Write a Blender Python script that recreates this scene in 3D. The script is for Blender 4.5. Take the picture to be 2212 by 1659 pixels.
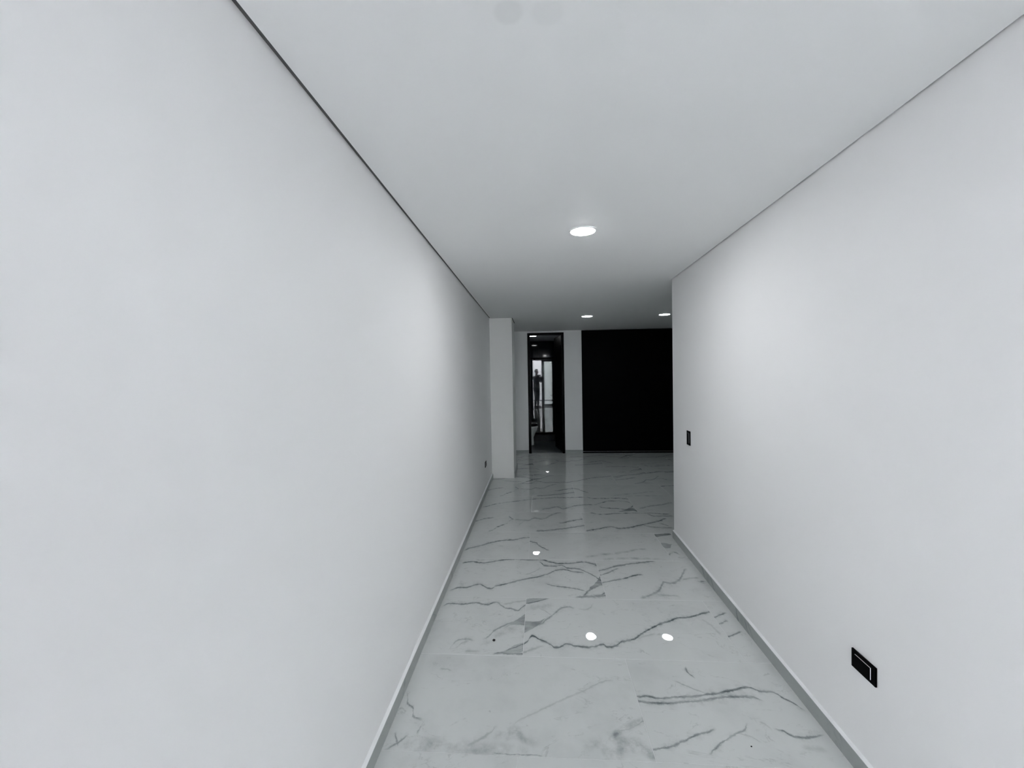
import bpy, bmesh, math, random
from mathutils import Matrix, Vector

SKY_STRENGTH = 56.5
LAMPS = {'lamp_corridor': 188.0, 'lamp_room': 47.0, 'lamp_bathroom': 42.0}     # radiance of the LED discs
PATIO = (-1.9, 3.2, -5.55, -1.45, 5.0)   # x0, x1, y0, y1, height of the open top
PATIO_H = 5.0
LIGHT_COVER_Y = -3.6                       # added, unseen cover runs from here to the house, shaping the daylight
GLASS_IOR = 1.38

# ---------------------------------------------------------------- camera, world, light, exposure
SC = bpy.context.scene
for o in list(bpy.data.objects):
    bpy.data.objects.remove(o)
COL = SC.collection
H_CAM, F_PX = 1.5582, 885.98
YAW, PITCH, ROLL = -0.0661, -0.0206, -0.017


def camera():
    cy, sy, cp, sp = math.cos(YAW), math.sin(YAW), math.cos(PITCH), math.sin(PITCH)
    fw = Vector((sy * cp, cy * cp, sp)); rt = Vector((cy, -sy, 0)); up = rt.cross(fw)
    r = rt * math.cos(ROLL) + up * math.sin(ROLL)
    u = up * math.cos(ROLL) - rt * math.sin(ROLL)
    cam = bpy.data.cameras.new('camera')
    cam.sensor_width = 36.0; cam.lens = F_PX / 2212 * 36.0
    cam.clip_start = 0.02; cam.clip_end = 200
    o = bpy.data.objects.new('camera', cam); COL.objects.link(o)
    m = Matrix((r, u, -fw)).transposed().to_4x4(); m.translation = (0, 0, H_CAM)
    o.matrix_world = m
    SC.camera = o


camera()
world = bpy.data.worlds.new('overcast_sky'); SC.world = world
world.use_nodes = True
bg = world.node_tree.nodes['Background']
bg.inputs['Color'].default_value = (0.99, 0.993, 1.0, 1)
bg.inputs['Strength'].default_value = SKY_STRENGTH
SC.view_settings.view_transform = 'Standard'; SC.view_settings.look = 'None'
SC.view_settings.gamma = 1.0; SC.view_settings.use_curve_mapping = False
SC.view_settings.exposure = 0.08
SC.cycles.max_bounces = 10; SC.cycles.diffuse_bounces = 6; SC.cycles.glossy_bounces = 5
SC.cycles.transparent_max_bounces = 12
SC.cycles.sample_clamp_indirect = 0.0
SC.cycles.use_denoising = True
SC.cycles.use_adaptive_sampling = True; SC.cycles.adaptive_threshold = 0.015
# portal: guides the sampling of the sky through the open top of the patio (gives no light itself)
pl = bpy.data.lights.new('patio_sky_portal', 'AREA'); pl.shape = 'RECTANGLE'
pl.size = PATIO[1] - PATIO[0]; pl.size_y = LIGHT_COVER_Y - PATIO[2]
pl.cycles.is_portal = True
po = bpy.data.objects.new('patio_sky_portal', pl); COL.objects.link(po)
po.location = ((PATIO[0] + PATIO[1]) / 2, (PATIO[2] + LIGHT_COVER_Y) / 2, PATIO[4])

# ---------------------------------------------------------------- helpers


def N(nt, t, **k):
    n = nt.nodes.new(t)
    for a, b in k.items():
        setattr(n, a, b)
    return n


def mat(name, col, rough=0.5, metal=0.0, spec=0.5, grain=0.0, grain_scale=8.0, bump=0.0, bump_scale=60.0,
        emit=None, coat=0.0):
    """Principled material whose colour is broken up by a low noise and whose surface carries a fine noise bump."""
    m = bpy.data.materials.new(name); m.use_nodes = True
    nt = m.node_tree; b = nt.nodes['Principled BSDF']
    b.inputs['Roughness'].default_value = rough; b.inputs['Metallic'].default_value = metal
    b.inputs['Specular IOR Level'].default_value = spec
    b.inputs['Coat Weight'].default_value = coat
    tc = N(nt, 'ShaderNodeTexCoord')
    no = N(nt, 'ShaderNodeTexNoise'); no.inputs['Scale'].default_value = grain_scale; no.inputs['Detail'].default_value = 4
    nt.links.new(tc.outputs['Object'], no.inputs['Vector'])
    mx = N(nt, 'ShaderNodeMix', data_type='RGBA')
    lo = [max(0, c * (1 - grain)) for c in col]; hi = [min(1, c * (1 + grain)) for c in col]
    mx.inputs[6].default_value = (*lo, 1); mx.inputs[7].default_value = (*hi, 1)
    nt.links.new(no.outputs['Fac'], mx.inputs[0])
    nt.links.new(mx.outputs[2], b.inputs['Base Color'])
    if bump:
        n2 = N(nt, 'ShaderNodeTexNoise'); n2.inputs['Scale'].default_value = bump_scale; n2.inputs['Detail'].default_value = 3
        nt.links.new(tc.outputs['Object'], n2.inputs['Vector'])
        bp = N(nt, 'ShaderNodeBump'); bp.inputs['Strength'].default_value = bump; bp.inputs['Distance'].default_value = 0.002
        nt.links.new(n2.outputs['Fac'], bp.inputs['Height']); nt.links.new(bp.outputs['Normal'], b.inputs['Normal'])
    if emit:
        b.inputs['Emission Color'].default_value = (*emit[0], 1); b.inputs['Emission Strength'].default_value = emit[1]
    return m


def link(name, me, m=None, parent=None, kind=None, label=None, cat=None, group=None, loc=None):
    if m is not None:
        me.materials.clear(); me.materials.append(m)
    o = bpy.data.objects.new(name, me); COL.objects.link(o)
    if parent is not None:
        o.parent = parent
    if loc is not None:
        o.location = loc
    tag(o, kind, label, cat, group)
    return o


def tag(o, kind=None, label=None, cat=None, group=None):
    for k, x in (('kind', kind), ('label', label), ('category', cat), ('group', group)):
        if x:
            o[k] = x
    return o


def empty(name, loc, rz=0.0, kind=None, label=None, cat=None, group=None):
    o = bpy.data.objects.new(name, None); COL.objects.link(o)
    o.location = loc; o.rotation_euler = (0, 0, rz); o.empty_display_size = 0.1
    return tag(o, kind, label, cat, group)


def mesh_of(bm, name, smooth=False):
    bmesh.ops.recalc_face_normals(bm, faces=bm.faces)
    me = bpy.data.meshes.new(name); bm.to_mesh(me); bm.free()
    if smooth:
        for p in me.polygons:
            p.use_smooth = True
    return me


def add_box(bm, x0, x1, y0, y1, z0, z1, bev=0.0, seg=1):
    vs = [bm.verts.new(p) for p in ((x0, y0, z0), (x1, y0, z0), (x1, y1, z0), (x0, y1, z0), (x0, y0, z1), (x1, y0, z1), (x1, y1, z1), (x0, y1, z1))]
    fs = [bm.faces.new([vs[i] for i in f]) for f in ((0, 3, 2, 1), (4, 5, 6, 7), (0, 1, 5, 4), (1, 2, 6, 5), (2, 3, 7, 6), (3, 0, 4, 7))]
    if bev:
        bmesh.ops.bevel(bm, geom=list({e for f in fs for e in f.edges}), offset=bev, segments=seg, profile=0.5, affect='EDGES')


def add_prism(bm, poly, z0, z1):
    a = [bm.verts.new((x, y, z0)) for x, y in poly]; b = [bm.verts.new((x, y, z1)) for x, y in poly]
    n = len(poly)
    bm.faces.new(a[::-1]); bm.faces.new(b)
    for i in range(n):
        bm.faces.new((a[i], a[(i + 1) % n], b[(i + 1) % n], b[i]))


def add_lathe(bm, prof, cx=0, cy=0, n=32, closed=True):
    """prof = [(radius, z)...] turned about the z axis."""
    rings = []
    for r, z in prof:
        if r < 1e-6:
            rings.append([bm.verts.new((cx, cy, z))])
        else:
            rings.append([bm.verts.new((cx + r * math.cos(2 * math.pi * i / n), cy + r * math.sin(2 * math.pi * i / n), z)) for i in range(n)])
    for a, b in zip(rings[:-1], rings[1:]):
        for i in range(n):
            j = (i + 1) % n
            if len(a) == 1 and len(b) == 1:
                continue
            if len(a) == 1:
                bm.faces.new((a[0], b[j], b[i]))
            elif len(b) == 1:
                bm.faces.new((a[i], a[j], b[0]))
            else:
                bm.faces.new((a[i], a[j], b[j], b[i]))


def add_loft(bm, rings, cap=True):
    R = [[bm.verts.new(p) for p in r] for r in rings]
    n = len(R[0])
    for a, b in zip(R[:-1], R[1:]):
        for i in range(n):
            bm.faces.new((a[i], a[(i + 1) % n], b[(i + 1) % n], b[i]))
    if cap:
        bm.faces.new(R[0][::-1]); bm.faces.new(R[-1])


def add_tube(bm, pts, r, n=10):
    pts = [Vector(p) for p in pts]
    rings = []
    for i, p in enumerate(pts):
        t = (pts[min(i + 1, len(pts) - 1)] - pts[max(i - 1, 0)]).normalized()
        a = t.cross(Vector((0, 0, 1)) if abs(t.z) < 0.9 else Vector((1, 0, 0))).normalized(); b = t.cross(a)
        rr = r[i] if isinstance(r, (list, tuple)) else r
        rings.append([p + (a * math.cos(2 * math.pi * k / n) + b * math.sin(2 * math.pi * k / n)) * rr for k in range(n)])
    add_loft(bm, rings)


def box(name, x0, x1, y0, y1, z0, z1, m, parent=None, bev=0.0, seg=1, **k):
    bm = bmesh.new(); add_box(bm, x0, x1, y0, y1, z0, z1, bev, seg)
    return link(name, mesh_of(bm, name), m, parent, **k)


def prism(name, poly, z0, z1, m, parent=None, **k):
    bm = bmesh.new(); add_prism(bm, poly, z0, z1)
    return link(name, mesh_of(bm, name), m, parent, **k)


# ---------------------------------------------------------------- materials
M = {}
M['wall'] = mat('white_wall_paint', (0.874, 0.873, 0.874), 0.55, spec=0.3, grain=0.012, grain_scale=1.4, bump=0.05, bump_scale=180)
M['column'] = mat('warm_white_paint', (0.86, 0.86, 0.845), 0.55, spec=0.3, grain=0.012, grain_scale=2, bump=0.05, bump_scale=180)
M['black'] = mat('black_lacquer', (0.0015, 0.0015, 0.002), 0.5, spec=0.04, grain=0.1, bump=0.05, bump_scale=120)
M['black_door'] = mat('black_door_veneer', (0.001, 0.001, 0.0012), 0.3, spec=0.05, grain=0.15, grain_scale=20)
M['black_plastic'] = mat('black_plastic', (0.001, 0.001, 0.0015), 0.4, spec=0.025, grain=0.05)
M['module_white'] = mat('light_grey_plastic', (0.72, 0.73, 0.74), 0.4, grain=0.02)
M['dark_frame'] = mat('dark_green_grey_aluminium', (0.028, 0.04, 0.045), 0.4, spec=0.4, grain=0.05)
M['grout'] = mat('pale_grout', (0.66, 0.67, 0.67), 0.85, grain=0.06, grain_scale=40)
M['dark_grout'] = mat('dark_grout', (0.015, 0.016, 0.018), 0.8, grain=0.1)
M['metal'] = mat('brushed_aluminium_track', (0.45, 0.46, 0.47), 0.3, metal=1.0, grain=0.05)
M['chrome'] = mat('chrome', (0.75, 0.76, 0.78), 0.12, metal=1.0, grain=0.02)
M['void'] = mat('raw_plasterboard_edge', (0.22, 0.22, 0.22), 0.9, grain=0.05)
M['lamp_ring'] = mat('white_lamp_ring', (0.82, 0.83, 0.84), 0.4, grain=0.01)
for _n, _v in LAMPS.items():
    M[_n] = mat(_n.replace('lamp', 'lit_diffuser'), (0.9, 0.9, 0.9), 0.5, emit=((0.88, 0.985, 1.0) if _n == 'lamp_room' else (0.975, 0.99, 1.0), _v))
M['dark_tile'] = mat('dark_shower_tile', (0.010, 0.013, 0.017), 0.05, spec=0.25, grain=0.35, grain_scale=5)
M['curb'] = mat('black_curb_tile', (0.006, 0.008, 0.009), 0.5, spec=0.2, grain=0.2, grain_scale=6)
M['bath_wall'] = mat('grey_bathroom_tile', (0.06, 0.066, 0.075), 0.25, grain=0.2, grain_scale=4)
M['bath_floor'] = mat('grey_bathroom_floor_tile', (0.045, 0.055, 0.065), 0.3, grain=0.25, grain_scale=5)
M['bath_ceiling'] = mat('bathroom_ceiling_paint', (0.72, 0.75, 0.80), 0.7, grain=0.01)
M['ceramic'] = mat('white_ceramic', (0.80, 0.82, 0.84), 0.08, coat=0.3, grain=0.01)
M['seat_black'] = mat('black_toilet_seat', (0.010, 0.010, 0.014), 0.2, grain=0.05)
M['patio_wall'] = mat('white_patio_render', (0.80, 0.80, 0.82), 0.9, grain=0.05, grain_scale=2, bump=0.2, bump_scale=30)
M['patio_floor'] = mat('pale_patio_tile', (0.52, 0.52, 0.54), 0.6, grain=0.1, grain_scale=3)
M['patio_dark'] = mat('dark_patio_skirting', (0.03, 0.03, 0.035), 0.6, grain=0.1)
M['roof'] = mat('concrete_roof', (0.3, 0.3, 0.3), 0.9, grain=0.1)
M['skin'] = mat('skin', (0.20, 0.125, 0.095), 0.5, grain=0.06, grain_scale=15)
M['hair'] = mat('dark_hair', (0.010, 0.009, 0.010), 0.5, grain=0.3, grain_scale=60)
M['eye'] = mat('eye_white', (0.42, 0.40, 0.38), 0.3, grain=0.02)
M['jacket'] = mat('dark_navy_jersey', (0.022, 0.024, 0.036), 0.85, grain=0.15, grain_scale=30, bump=0.3, bump_scale=90)
M['hem'] = mat('grey_shirt_hem', (0.11, 0.12, 0.13), 0.85, grain=0.1, grain_scale=30)
M['jeans'] = mat('dark_blue_denim', (0.020, 0.032, 0.042), 0.85, grain=0.25, grain_scale=80, bump=0.3, bump_scale=200)
M['shoe'] = mat('black_shoe', (0.010, 0.010, 0.014), 0.5, grain=0.1)
M['debris'] = mat('black_grit', (0.004, 0.004, 0.004), 0.7, grain=0.2, bump=0.5, bump_scale=400)


def glass_mat(ior):
    """Clear float glass as a sheet: light passes straight through, both faces mirror by Fresnel."""
    m = bpy.data.materials.new('clear_glass'); m.use_nodes = True
    nt = m.node_tree; nt.nodes.clear()
    out = N(nt, 'ShaderNodeOutputMaterial'); mix = N(nt, 'ShaderNodeMixShader')
    tr = N(nt, 'ShaderNodeBsdfTransparent'); tr.inputs[0].default_value = (0.95, 0.968, 0.96, 1)
    gl = N(nt, 'ShaderNodeBsdfGlossy'); gl.inputs['Roughness'].default_value = 0.0
    gl.inputs['Color'].default_value = (1, 1, 1, 1)
    fr = N(nt, 'ShaderNodeFresnel'); fr.inputs['IOR'].default_value = ior
    nt.links.new(fr.outputs[0], mix.inputs[0]); nt.links.new(tr.outputs[0], mix.inputs[1]); nt.links.new(gl.outputs[0], mix.inputs[2])
    nt.links.new(mix.outputs[0], out.inputs[0])
    return m


M['glass'] = glass_mat(1.52)
M['shower_glass'] = glass_mat(GLASS_IOR)


def ceiling_mat():
    """White ceiling paint with two faint round grey spots near the entrance."""
    m = mat('white_ceiling_paint', (0.875, 0.88, 0.88), 0.6, spec=0.2, grain=0.012, grain_scale=1.2, bump=0.05, bump_scale=160)
    nt = m.node_tree; b = nt.nodes['Principled BSDF']
    src = b.inputs['Base Color'].links[0].from_socket
    tc = N(nt, 'ShaderNodeTexCoord')
    for x, y, r, s in ((-0.060, 0.997, 0.036, 0.10), (0.033, 1.005, 0.040, 0.055)):
        sb = N(nt, 'ShaderNodeVectorMath', operation='DISTANCE'); sb.inputs[1].default_value = (x, y, 2.427)
        nt.links.new(tc.outputs['Object'], sb.inputs[0])
        mr = N(nt, 'ShaderNodeMapRange', interpolation_type='SMOOTHSTEP')
        mr.inputs[1].default_value = r * 1.18; mr.inputs[2].default_value = r * 0.72
        mr.inputs[3].default_value = 0; mr.inputs[4].default_value = s
        nt.links.new(sb.outputs['Value'], mr.inputs[0])
        mx = N(nt, 'ShaderNodeMix', data_type='RGBA'); mx.inputs[7].default_value = (0.30, 0.31, 0.30, 1)
        nt.links.new(mr.outputs[0], mx.inputs[0]); nt.links.new(src, mx.inputs[6])
        src = mx.outputs[2]
    nt.links.new(src, b.inputs['Base Color'])
    return m


M['ceiling'] = ceiling_mat()

TILE_L, TILE_W = 1.2, 0.6
# printed veins of the porcelain faces, tile-local metres: (axis it runs along, darkness, half width, [(along, across)...])
VEINS = {
 'A0': [
  (0,0.65,0.011,[(0.068,0.324),(0.069,0.277),(0.102,0.248),(0.139,0.222),(0.15,0.18),(0.183,0.164),(0.211,0.158)],'v'),
  (0,0.65,0.011,[(0.193,0.096),(0.207,0.121),(0.211,0.158)],'v'),
  (1,0.6,0.009,[(0.013,0.135),(0.047,0.121),(0.097,0.101)],'v'),
  (0,0.6,0.011,[(0.082,0.006),(0.115,0.025),(0.141,0.052),(0.166,0.076)],'v'),
  (0,0.45,0.008,[(0.194,0.484),(0.232,0.483),(0.273,0.474)],'v'),
  (0,0.28,0.01,[(0.598,0.146),(0.638,0.172),(0.71,0.219),(0.809,0.282),(0.924,0.347),(1.119,0.438)],'v'),
  (0,0.42,0.016,[(0.41,0.034),(0.465,0.063),(0.519,0.107),(0.557,0.142)],'v'),
  (0,0.35,0.035,[(0.522,0.088),(0.57,0.105),(0.62,0.116),(0.658,0.095),(0.682,0.067),(0.751,0.064)],'c'),
  (0,0.5,0.008,[(1.06,0.114),(1.08,0.138),(1.128,0.156),(1.199,0.201)],'v'),
  (0,0.4,0.05,[(0.995,0.079),(1.041,0.095),(1.093,0.084),(1.16,0.083)],'c'),
  (0,0.3,0.008,[(0.61,0.12),(0.651,0.111),(0.668,0.08)],'v'),
  (0,0.3,0.05,[(0.906,0.058),(0.975,0.074),(1.016,0.089)],'c'),
  (0,0.4,0.05,[(0.572,0.091),(0.62,0.116),(0.666,0.082),(0.683,0.062)],'c'),
  (0,0.5,0.035,[(0.973,0.061),(1.027,0.094),(1.084,0.138),(1.199,0.203)],'c'),
  (0,0.45,0.06,[(0.97,0.033),(1.047,0.043),(1.129,0.073),(1.193,0.03)],'c'),
  (0,0.35,0.06,[(0.136,0.021),(0.332,0.031),(0.53,0.019),(0.703,0.01)],'c'),
  (0,0.8,0.004,[(0.522,0.008),(0.579,0.007),(0.646,0.008),(0.703,0.007),(0.756,0.008)],'v'),
 ],
 'A1': [
  (0,0.95,0.013,[(0.005,0.339),(0.045,0.344),(0.097,0.332),(0.187,0.342),(0.277,0.351),(0.343,0.366),(0.407,0.377),(0.483,0.401),(0.569,0.42),(0.596,0.4),(0.665,0.395),(0.689,0.361),(0.723,0.33),(0.755,0.291)],'v'),
  (0,0.8,0.014,[(0.006,0.308),(0.078,0.303),(0.131,0.303),(0.221,0.315),(0.3,0.327),(0.382,0.345),(0.473,0.357),(0.549,0.358),(0.596,0.338)],'v'),
  (0,0.25,0.03,[(0.009,0.323),(0.115,0.319),(0.27,0.334),(0.411,0.363),(0.551,0.384)],'c'),
  (1,0.8,0.007,[(0.465,0.323),(0.503,0.304),(0.533,0.301),(0.564,0.307)],'v'),
  (0,0.5,0.01,[(0.198,0.447),(0.258,0.422),(0.293,0.396),(0.351,0.375)],'v'),
  (0,0.85,0.01,[(0.01,0.057),(0.081,0.076),(0.148,0.105),(0.183,0.124),(0.261,0.151),(0.308,0.169)],'v'),
  (0,0.7,0.009,[(0.209,0.042),(0.249,0.069),(0.319,0.115),(0.382,0.152),(0.426,0.17),(0.459,0.207)],'v'),
  (0,0.85,0.011,[(0.543,0.18),(0.582,0.173),(0.61,0.149),(0.649,0.142),(0.7,0.149),(0.753,0.16)],'v'),
  (0,0.3,0.02,[(0.608,0.09),(0.663,0.091),(0.717,0.089)],'v'),
  (0,0.35,0.008,[(0.378,0.152),(0.43,0.14),(0.472,0.111)],'v'),
  (0,0.3,0.012,[(0.507,0.214),(0.529,0.201),(0.543,0.18)],'v'),
 ],
 'B0': [
  (0,0.84,0.0161,[(0.624,0.469),(0.673,0.504),(0.77,0.502),(0.863,0.523),(0.936,0.502),(0.996,0.533),(1.035,0.495),(1.075,0.463),(1.106,0.459),(1.145,0.438),(1.168,0.466),(1.195,0.506)],'v'),
  (0,0.336,0.0138,[(1.03,0.512),(1.117,0.537),(1.193,0.563)],'v'),
  (0,0.616,[0.003,0.022,0.042,0.068],[(1.088,0.297),(1.137,0.308),(1.165,0.324),(1.199,0.342)],'h'),
  (0,0.616,0.0161,[(0.949,0.139),(1.022,0.226),(1.094,0.294),(1.145,0.326),(1.198,0.393)],'v'),
  (0,0.448,0.0138,[(1.063,0.255),(1.132,0.291),(1.196,0.284)],'v'),
  (0,0.56,0.0138,[(0.764,0.037),(0.792,0.091),(0.826,0.13),(0.866,0.136),(0.919,0.121)],'v'),
  (0,0.336,0.0138,[(0.801,0.05),(0.845,0.101),(0.886,0.119)],'v'),
  (0,0.392,0.0161,[(0.858,0.033),(0.911,0.031),(0.964,0.029)],'v'),
  (0,0.47,[0.004,0.012,0.03,0.048,0.04],[(1.024,0.012),(1.083,0.024),(1.129,0.044),(1.162,0.057),(1.201,0.079)],'h'),
  (0,0.952,0.0103,[(1.083,0.026),(1.12,0.055),(1.159,0.077),(1.2,0.103)],'v'),
  (0,0.672,0.0092,[(1.109,0.027),(1.153,0.045),(1.202,0.067)],'v'),
  (0,0.784,0.0115,[(1.019,0.012),(1.07,0.022),(1.123,0.016),(1.198,0.02)],'v'),
  (0,0.28,0.0575,[(0.931,0.076),(1.029,0.164),(1.136,0.235),(1.197,0.192)],'c'),
 ],
 'B1': [
  (0,0.47,[0.034,0.028,0.017,0.004],[(0.001,0.552),(0.044,0.568),(0.095,0.582),(0.179,0.596)],'h'),
  (0,0.952,0.0115,[(0.003,0.529),(0.06,0.548),(0.114,0.576),(0.166,0.593)],'v'),
  (0,0.672,0.0092,[(0.002,0.564),(0.05,0.583),(0.095,0.591)],'v'),
  (0,0.616,[0.07,0.044,0.02,0.004],[(-0.0,0.265),(0.048,0.286),(0.094,0.312),(0.148,0.358)],'h'),
  (0,0.616,0.0184,[(0.001,0.318),(0.077,0.292),(0.142,0.353),(0.182,0.4),(0.246,0.482),(0.293,0.495),(0.338,0.48)],'v'),
  (0,0.246,0.069,[(0.006,0.446),(0.107,0.482),(0.201,0.508)],'c'),
  (0,1,0.0161,[(0.0,0.099),(0.026,0.133),(0.05,0.177),(0.086,0.152),(0.127,0.129),(0.158,0.101),(0.184,0.078),(0.219,0.091),(0.252,0.113),(0.29,0.098),(0.355,0.089),(0.409,0.099),(0.459,0.117),(0.479,0.094),(0.529,0.112),(0.575,0.147),(0.648,0.175),(0.699,0.22),(0.768,0.276),(0.847,0.331),(0.921,0.367),(0.969,0.394),(1.048,0.407),(1.135,0.446),(1.197,0.469)],'v'),
  (0,0.448,0.0184,[(0.008,0.035),(0.052,0.057),(0.131,0.088)],'v'),
  (1,0.336,0.0138,[(0.217,1.167),(0.273,1.159),(0.347,1.139),(0.399,1.117)],'v'),
  (0,0.28,0.0138,[(0.338,0.48),(0.382,0.465),(0.431,0.494),(0.468,0.54)],'v'),
  (0,0.336,0.0115,[(0.076,0.476),(0.122,0.45),(0.182,0.4)],'v'),
  (0,0.336,0.0138,[(0.647,0.17),(0.707,0.198),(0.795,0.224)],'v'),
 ],
 'B2': [
  (0,0.896,0.0126,[(0.003,0.413),(0.051,0.44),(0.107,0.462)],'v'),
  (0,0.784,0.0138,[(0.0,0.339),(0.032,0.355),(0.075,0.376)],'v'),
  (0,0.952,0.0126,[(-0.001,0.218),(0.052,0.242),(0.114,0.27)],'v'),
 ],
 'C0': [
  (0,0.952,0.02,[(0.076,0.515),(0.169,0.544),(0.251,0.521),(0.363,0.558),(0.517,0.606),(0.635,0.592),(0.752,0.604),(0.81,0.562),(0.904,0.531),(0.962,0.533),(1.019,0.543),(1.097,0.562),(1.152,0.547),(1.196,0.507)],'v'),
  (0,0.336,0.0375,[(0.135,0.586),(0.244,0.572),(0.4,0.585)],'c'),
  (0,0.896,0.0175,[(0.721,0.56),(0.782,0.486),(0.864,0.481),(0.914,0.498),(0.956,0.451),(1.047,0.438),(1.107,0.386),(1.145,0.342),(1.188,0.271)],'v'),
  (0,0.672,[0.006,0.022,0.038,0.078],[(1.053,0.087),(1.106,0.14),(1.153,0.194),(1.21,0.254)],'h'),
  (0,0.672,[0.005,0.014,0.024],[(1.104,0.558),(1.152,0.542),(1.198,0.523)],'h'),
  (0,0.784,0.025,[(1.025,0.037),(1.081,0.1),(1.138,0.16),(1.19,0.216)],'v'),
  (0,0.896,0.0175,[(0.068,0.079),(0.135,0.12),(0.203,0.129),(0.283,0.172),(0.329,0.14),(0.377,0.115),(0.407,0.149),(0.457,0.171),(0.541,0.215),(0.609,0.253),(0.733,0.307),(0.805,0.354),(0.88,0.417),(0.918,0.426),(1.006,0.39),(1.096,0.378)],'v'),
  (0,0.784,0.015,[(0.767,0.202),(0.818,0.176),(0.902,0.153),(0.985,0.136),(1.049,0.112),(1.074,0.1)],'v'),
  (0,0.336,0.015,[(0.606,0.333),(0.696,0.388),(0.759,0.437)],'v'),
  (0,0.672,0.025,[(0.975,0.017),(1.057,0.032),(1.137,0.034),(1.197,0.049)],'v'),
  (0,0.784,0.015,[(1.103,0.064),(1.123,0.046),(1.155,0.047),(1.196,0.079)],'v'),
 ],
 'C1': [
  (0,0.784,0.02,[(0.001,0.412),(0.068,0.445),(0.15,0.495),(0.271,0.539),(0.41,0.577),(0.502,0.596)],'v'),
  (0,0.672,0.0175,[(0.006,0.344),(0.064,0.375),(0.128,0.431),(0.18,0.456)],'v'),
  (0,0.952,0.0163,[(0.001,0.223),(0.108,0.268),(0.184,0.299),(0.271,0.345),(0.345,0.362)],'v'),
  (0,0.616,0.025,[(0.223,0.026),(0.331,0.078),(0.396,0.137),(0.439,0.217),(0.464,0.245),(0.508,0.233),(0.554,0.261),(0.601,0.312),(0.65,0.394),(0.713,0.464)],'v'),
  (0,0.392,0.0163,[(0.336,0.072),(0.423,0.063),(0.485,0.059),(0.523,0.043)],'v'),
  (0,0.56,0.0163,[(0.594,0.291),(0.67,0.314),(0.753,0.324)],'v'),
  (1,0.784,0.05,[(0.227,0.762),(0.254,0.749),(0.281,0.736)],'c'),
 ],
 'D0': [
  (0,0.896,0.0234,[(0.608,0.169),(0.664,0.21),(0.761,0.274),(0.839,0.338),(0.964,0.395),(1.051,0.408),(1.137,0.455),(1.195,0.467)],'v'),
 ],
 'D1': [
  (0,0.84,0.0234,[(0.001,0.379),(0.071,0.338),(0.084,0.287),(0.134,0.228),(0.195,0.18)],'v'),
  (0,0.336,0.039,[(0.447,0.057),(0.631,0.108),(0.84,0.169),(1.055,0.232)],'c'),
  (0,0.336,0.039,[(0.617,0.018),(0.891,0.043),(1.155,0.033)],'c'),
 ],
 'D2': [
  (0,0.784,[0.036,0.03,0.022],[(0.005,0.54),(0.071,0.559),(0.179,0.584)],'h'),
  (0,0.47,[0.012,0.066,0.055,0.004],[(-0.002,0.325),(0.015,0.31),(0.056,0.311),(0.112,0.348)],'h'),
  (0,0.896,0.0325,[(0.006,0.123),(0.056,0.171),(0.077,0.153),(0.107,0.126)],'c'),
  (0,0.672,0.0325,[(0.051,0.071),(0.081,0.072),(0.134,0.091)],'c'),
 ],
 'E0': [
  (0,0.896,0.0364,[(0.024,0.294),(0.152,0.382),(0.251,0.412)],'c'),
  (0,0.896,0.0338,[(0.208,0.022),(0.304,0.138),(0.392,0.245),(0.458,0.358)],'c'),
  (0,0.784,0.026,[(0.391,0.444),(0.425,0.401),(0.463,0.358)],'v'),
  (0,0.56,0.0286,[(0.458,0.358),(0.609,0.332),(0.683,0.405),(0.758,0.378),(0.862,0.497),(0.994,0.584)],'v'),
  (0,0.392,0.0325,[(0.493,0.181),(0.543,0.248),(0.595,0.318)],'c'),
  (0,0.84,0.0286,[(0.927,0.256),(1.078,0.327),(1.197,0.385)],'v'),
  (0,0.784,0.0286,[(0.687,0.032),(0.849,0.06),(1.039,0.127),(1.195,0.194)],'v'),
 ],
 'E1': [
  (0,0.896,0.0286,[(0.008,0.056),(0.139,0.108),(0.263,0.161),(0.326,0.124),(0.386,0.126),(0.552,0.205),(0.659,0.26),(0.8,0.344),(0.903,0.416)],'v'),
  (0,0.616,0.026,[(0.567,0.232),(0.658,0.169),(0.89,0.148)],'v'),
  (0,0.672,0.0325,[(0.757,0.275),(0.832,0.211),(0.894,0.161)],'c'),
  (0,0.952,0.0325,[(0.089,0.58),(0.226,0.536),(0.385,0.57),(0.541,0.587),(0.745,0.591),(0.888,0.562),(1.019,0.549)],'c'),
  (0,0.56,0.0286,[(0.712,0.559),(0.792,0.486),(1.002,0.497)],'v'),
 ],
 'F0': [
  (0,0.784,0.0325,[(0.605,0.175),(0.734,0.264),(0.84,0.337),(0.979,0.394),(1.194,0.492)],'c'),
 ],
 'F1': [
  (0,0.952,0.0364,[(0.006,0.492),(0.181,0.532),(0.269,0.553),(0.474,0.555),(0.65,0.576),(0.816,0.519),(1.049,0.54),(1.201,0.503)],'c'),
  (0,0.784,0.0312,[(0.728,0.279),(0.848,0.351),(0.972,0.426),(1.136,0.409),(1.205,0.32)],'c'),
  (0,0.896,0.0312,[(0.783,0.279),(0.803,0.193),(0.923,0.145),(1.026,0.13),(1.083,0.098),(1.149,0.164),(1.211,0.25)],'c'),
  (0,0.672,0.0286,[(0.109,0.1),(0.201,0.135),(0.311,0.187),(0.372,0.121),(0.417,0.154),(0.589,0.259),(0.739,0.279)],'v'),
  (0,0.784,[0.01,0.04,0.06,0.03],[(0.971,0.032),(1.095,0.082),(1.159,0.115),(1.197,0.051)],'h'),
 ],
 'F2': [
  (0,0.56,0.0286,[(0.03,0.149),(0.163,0.218),(0.343,0.289),(0.5,0.361)],'v'),
 ],
}


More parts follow.
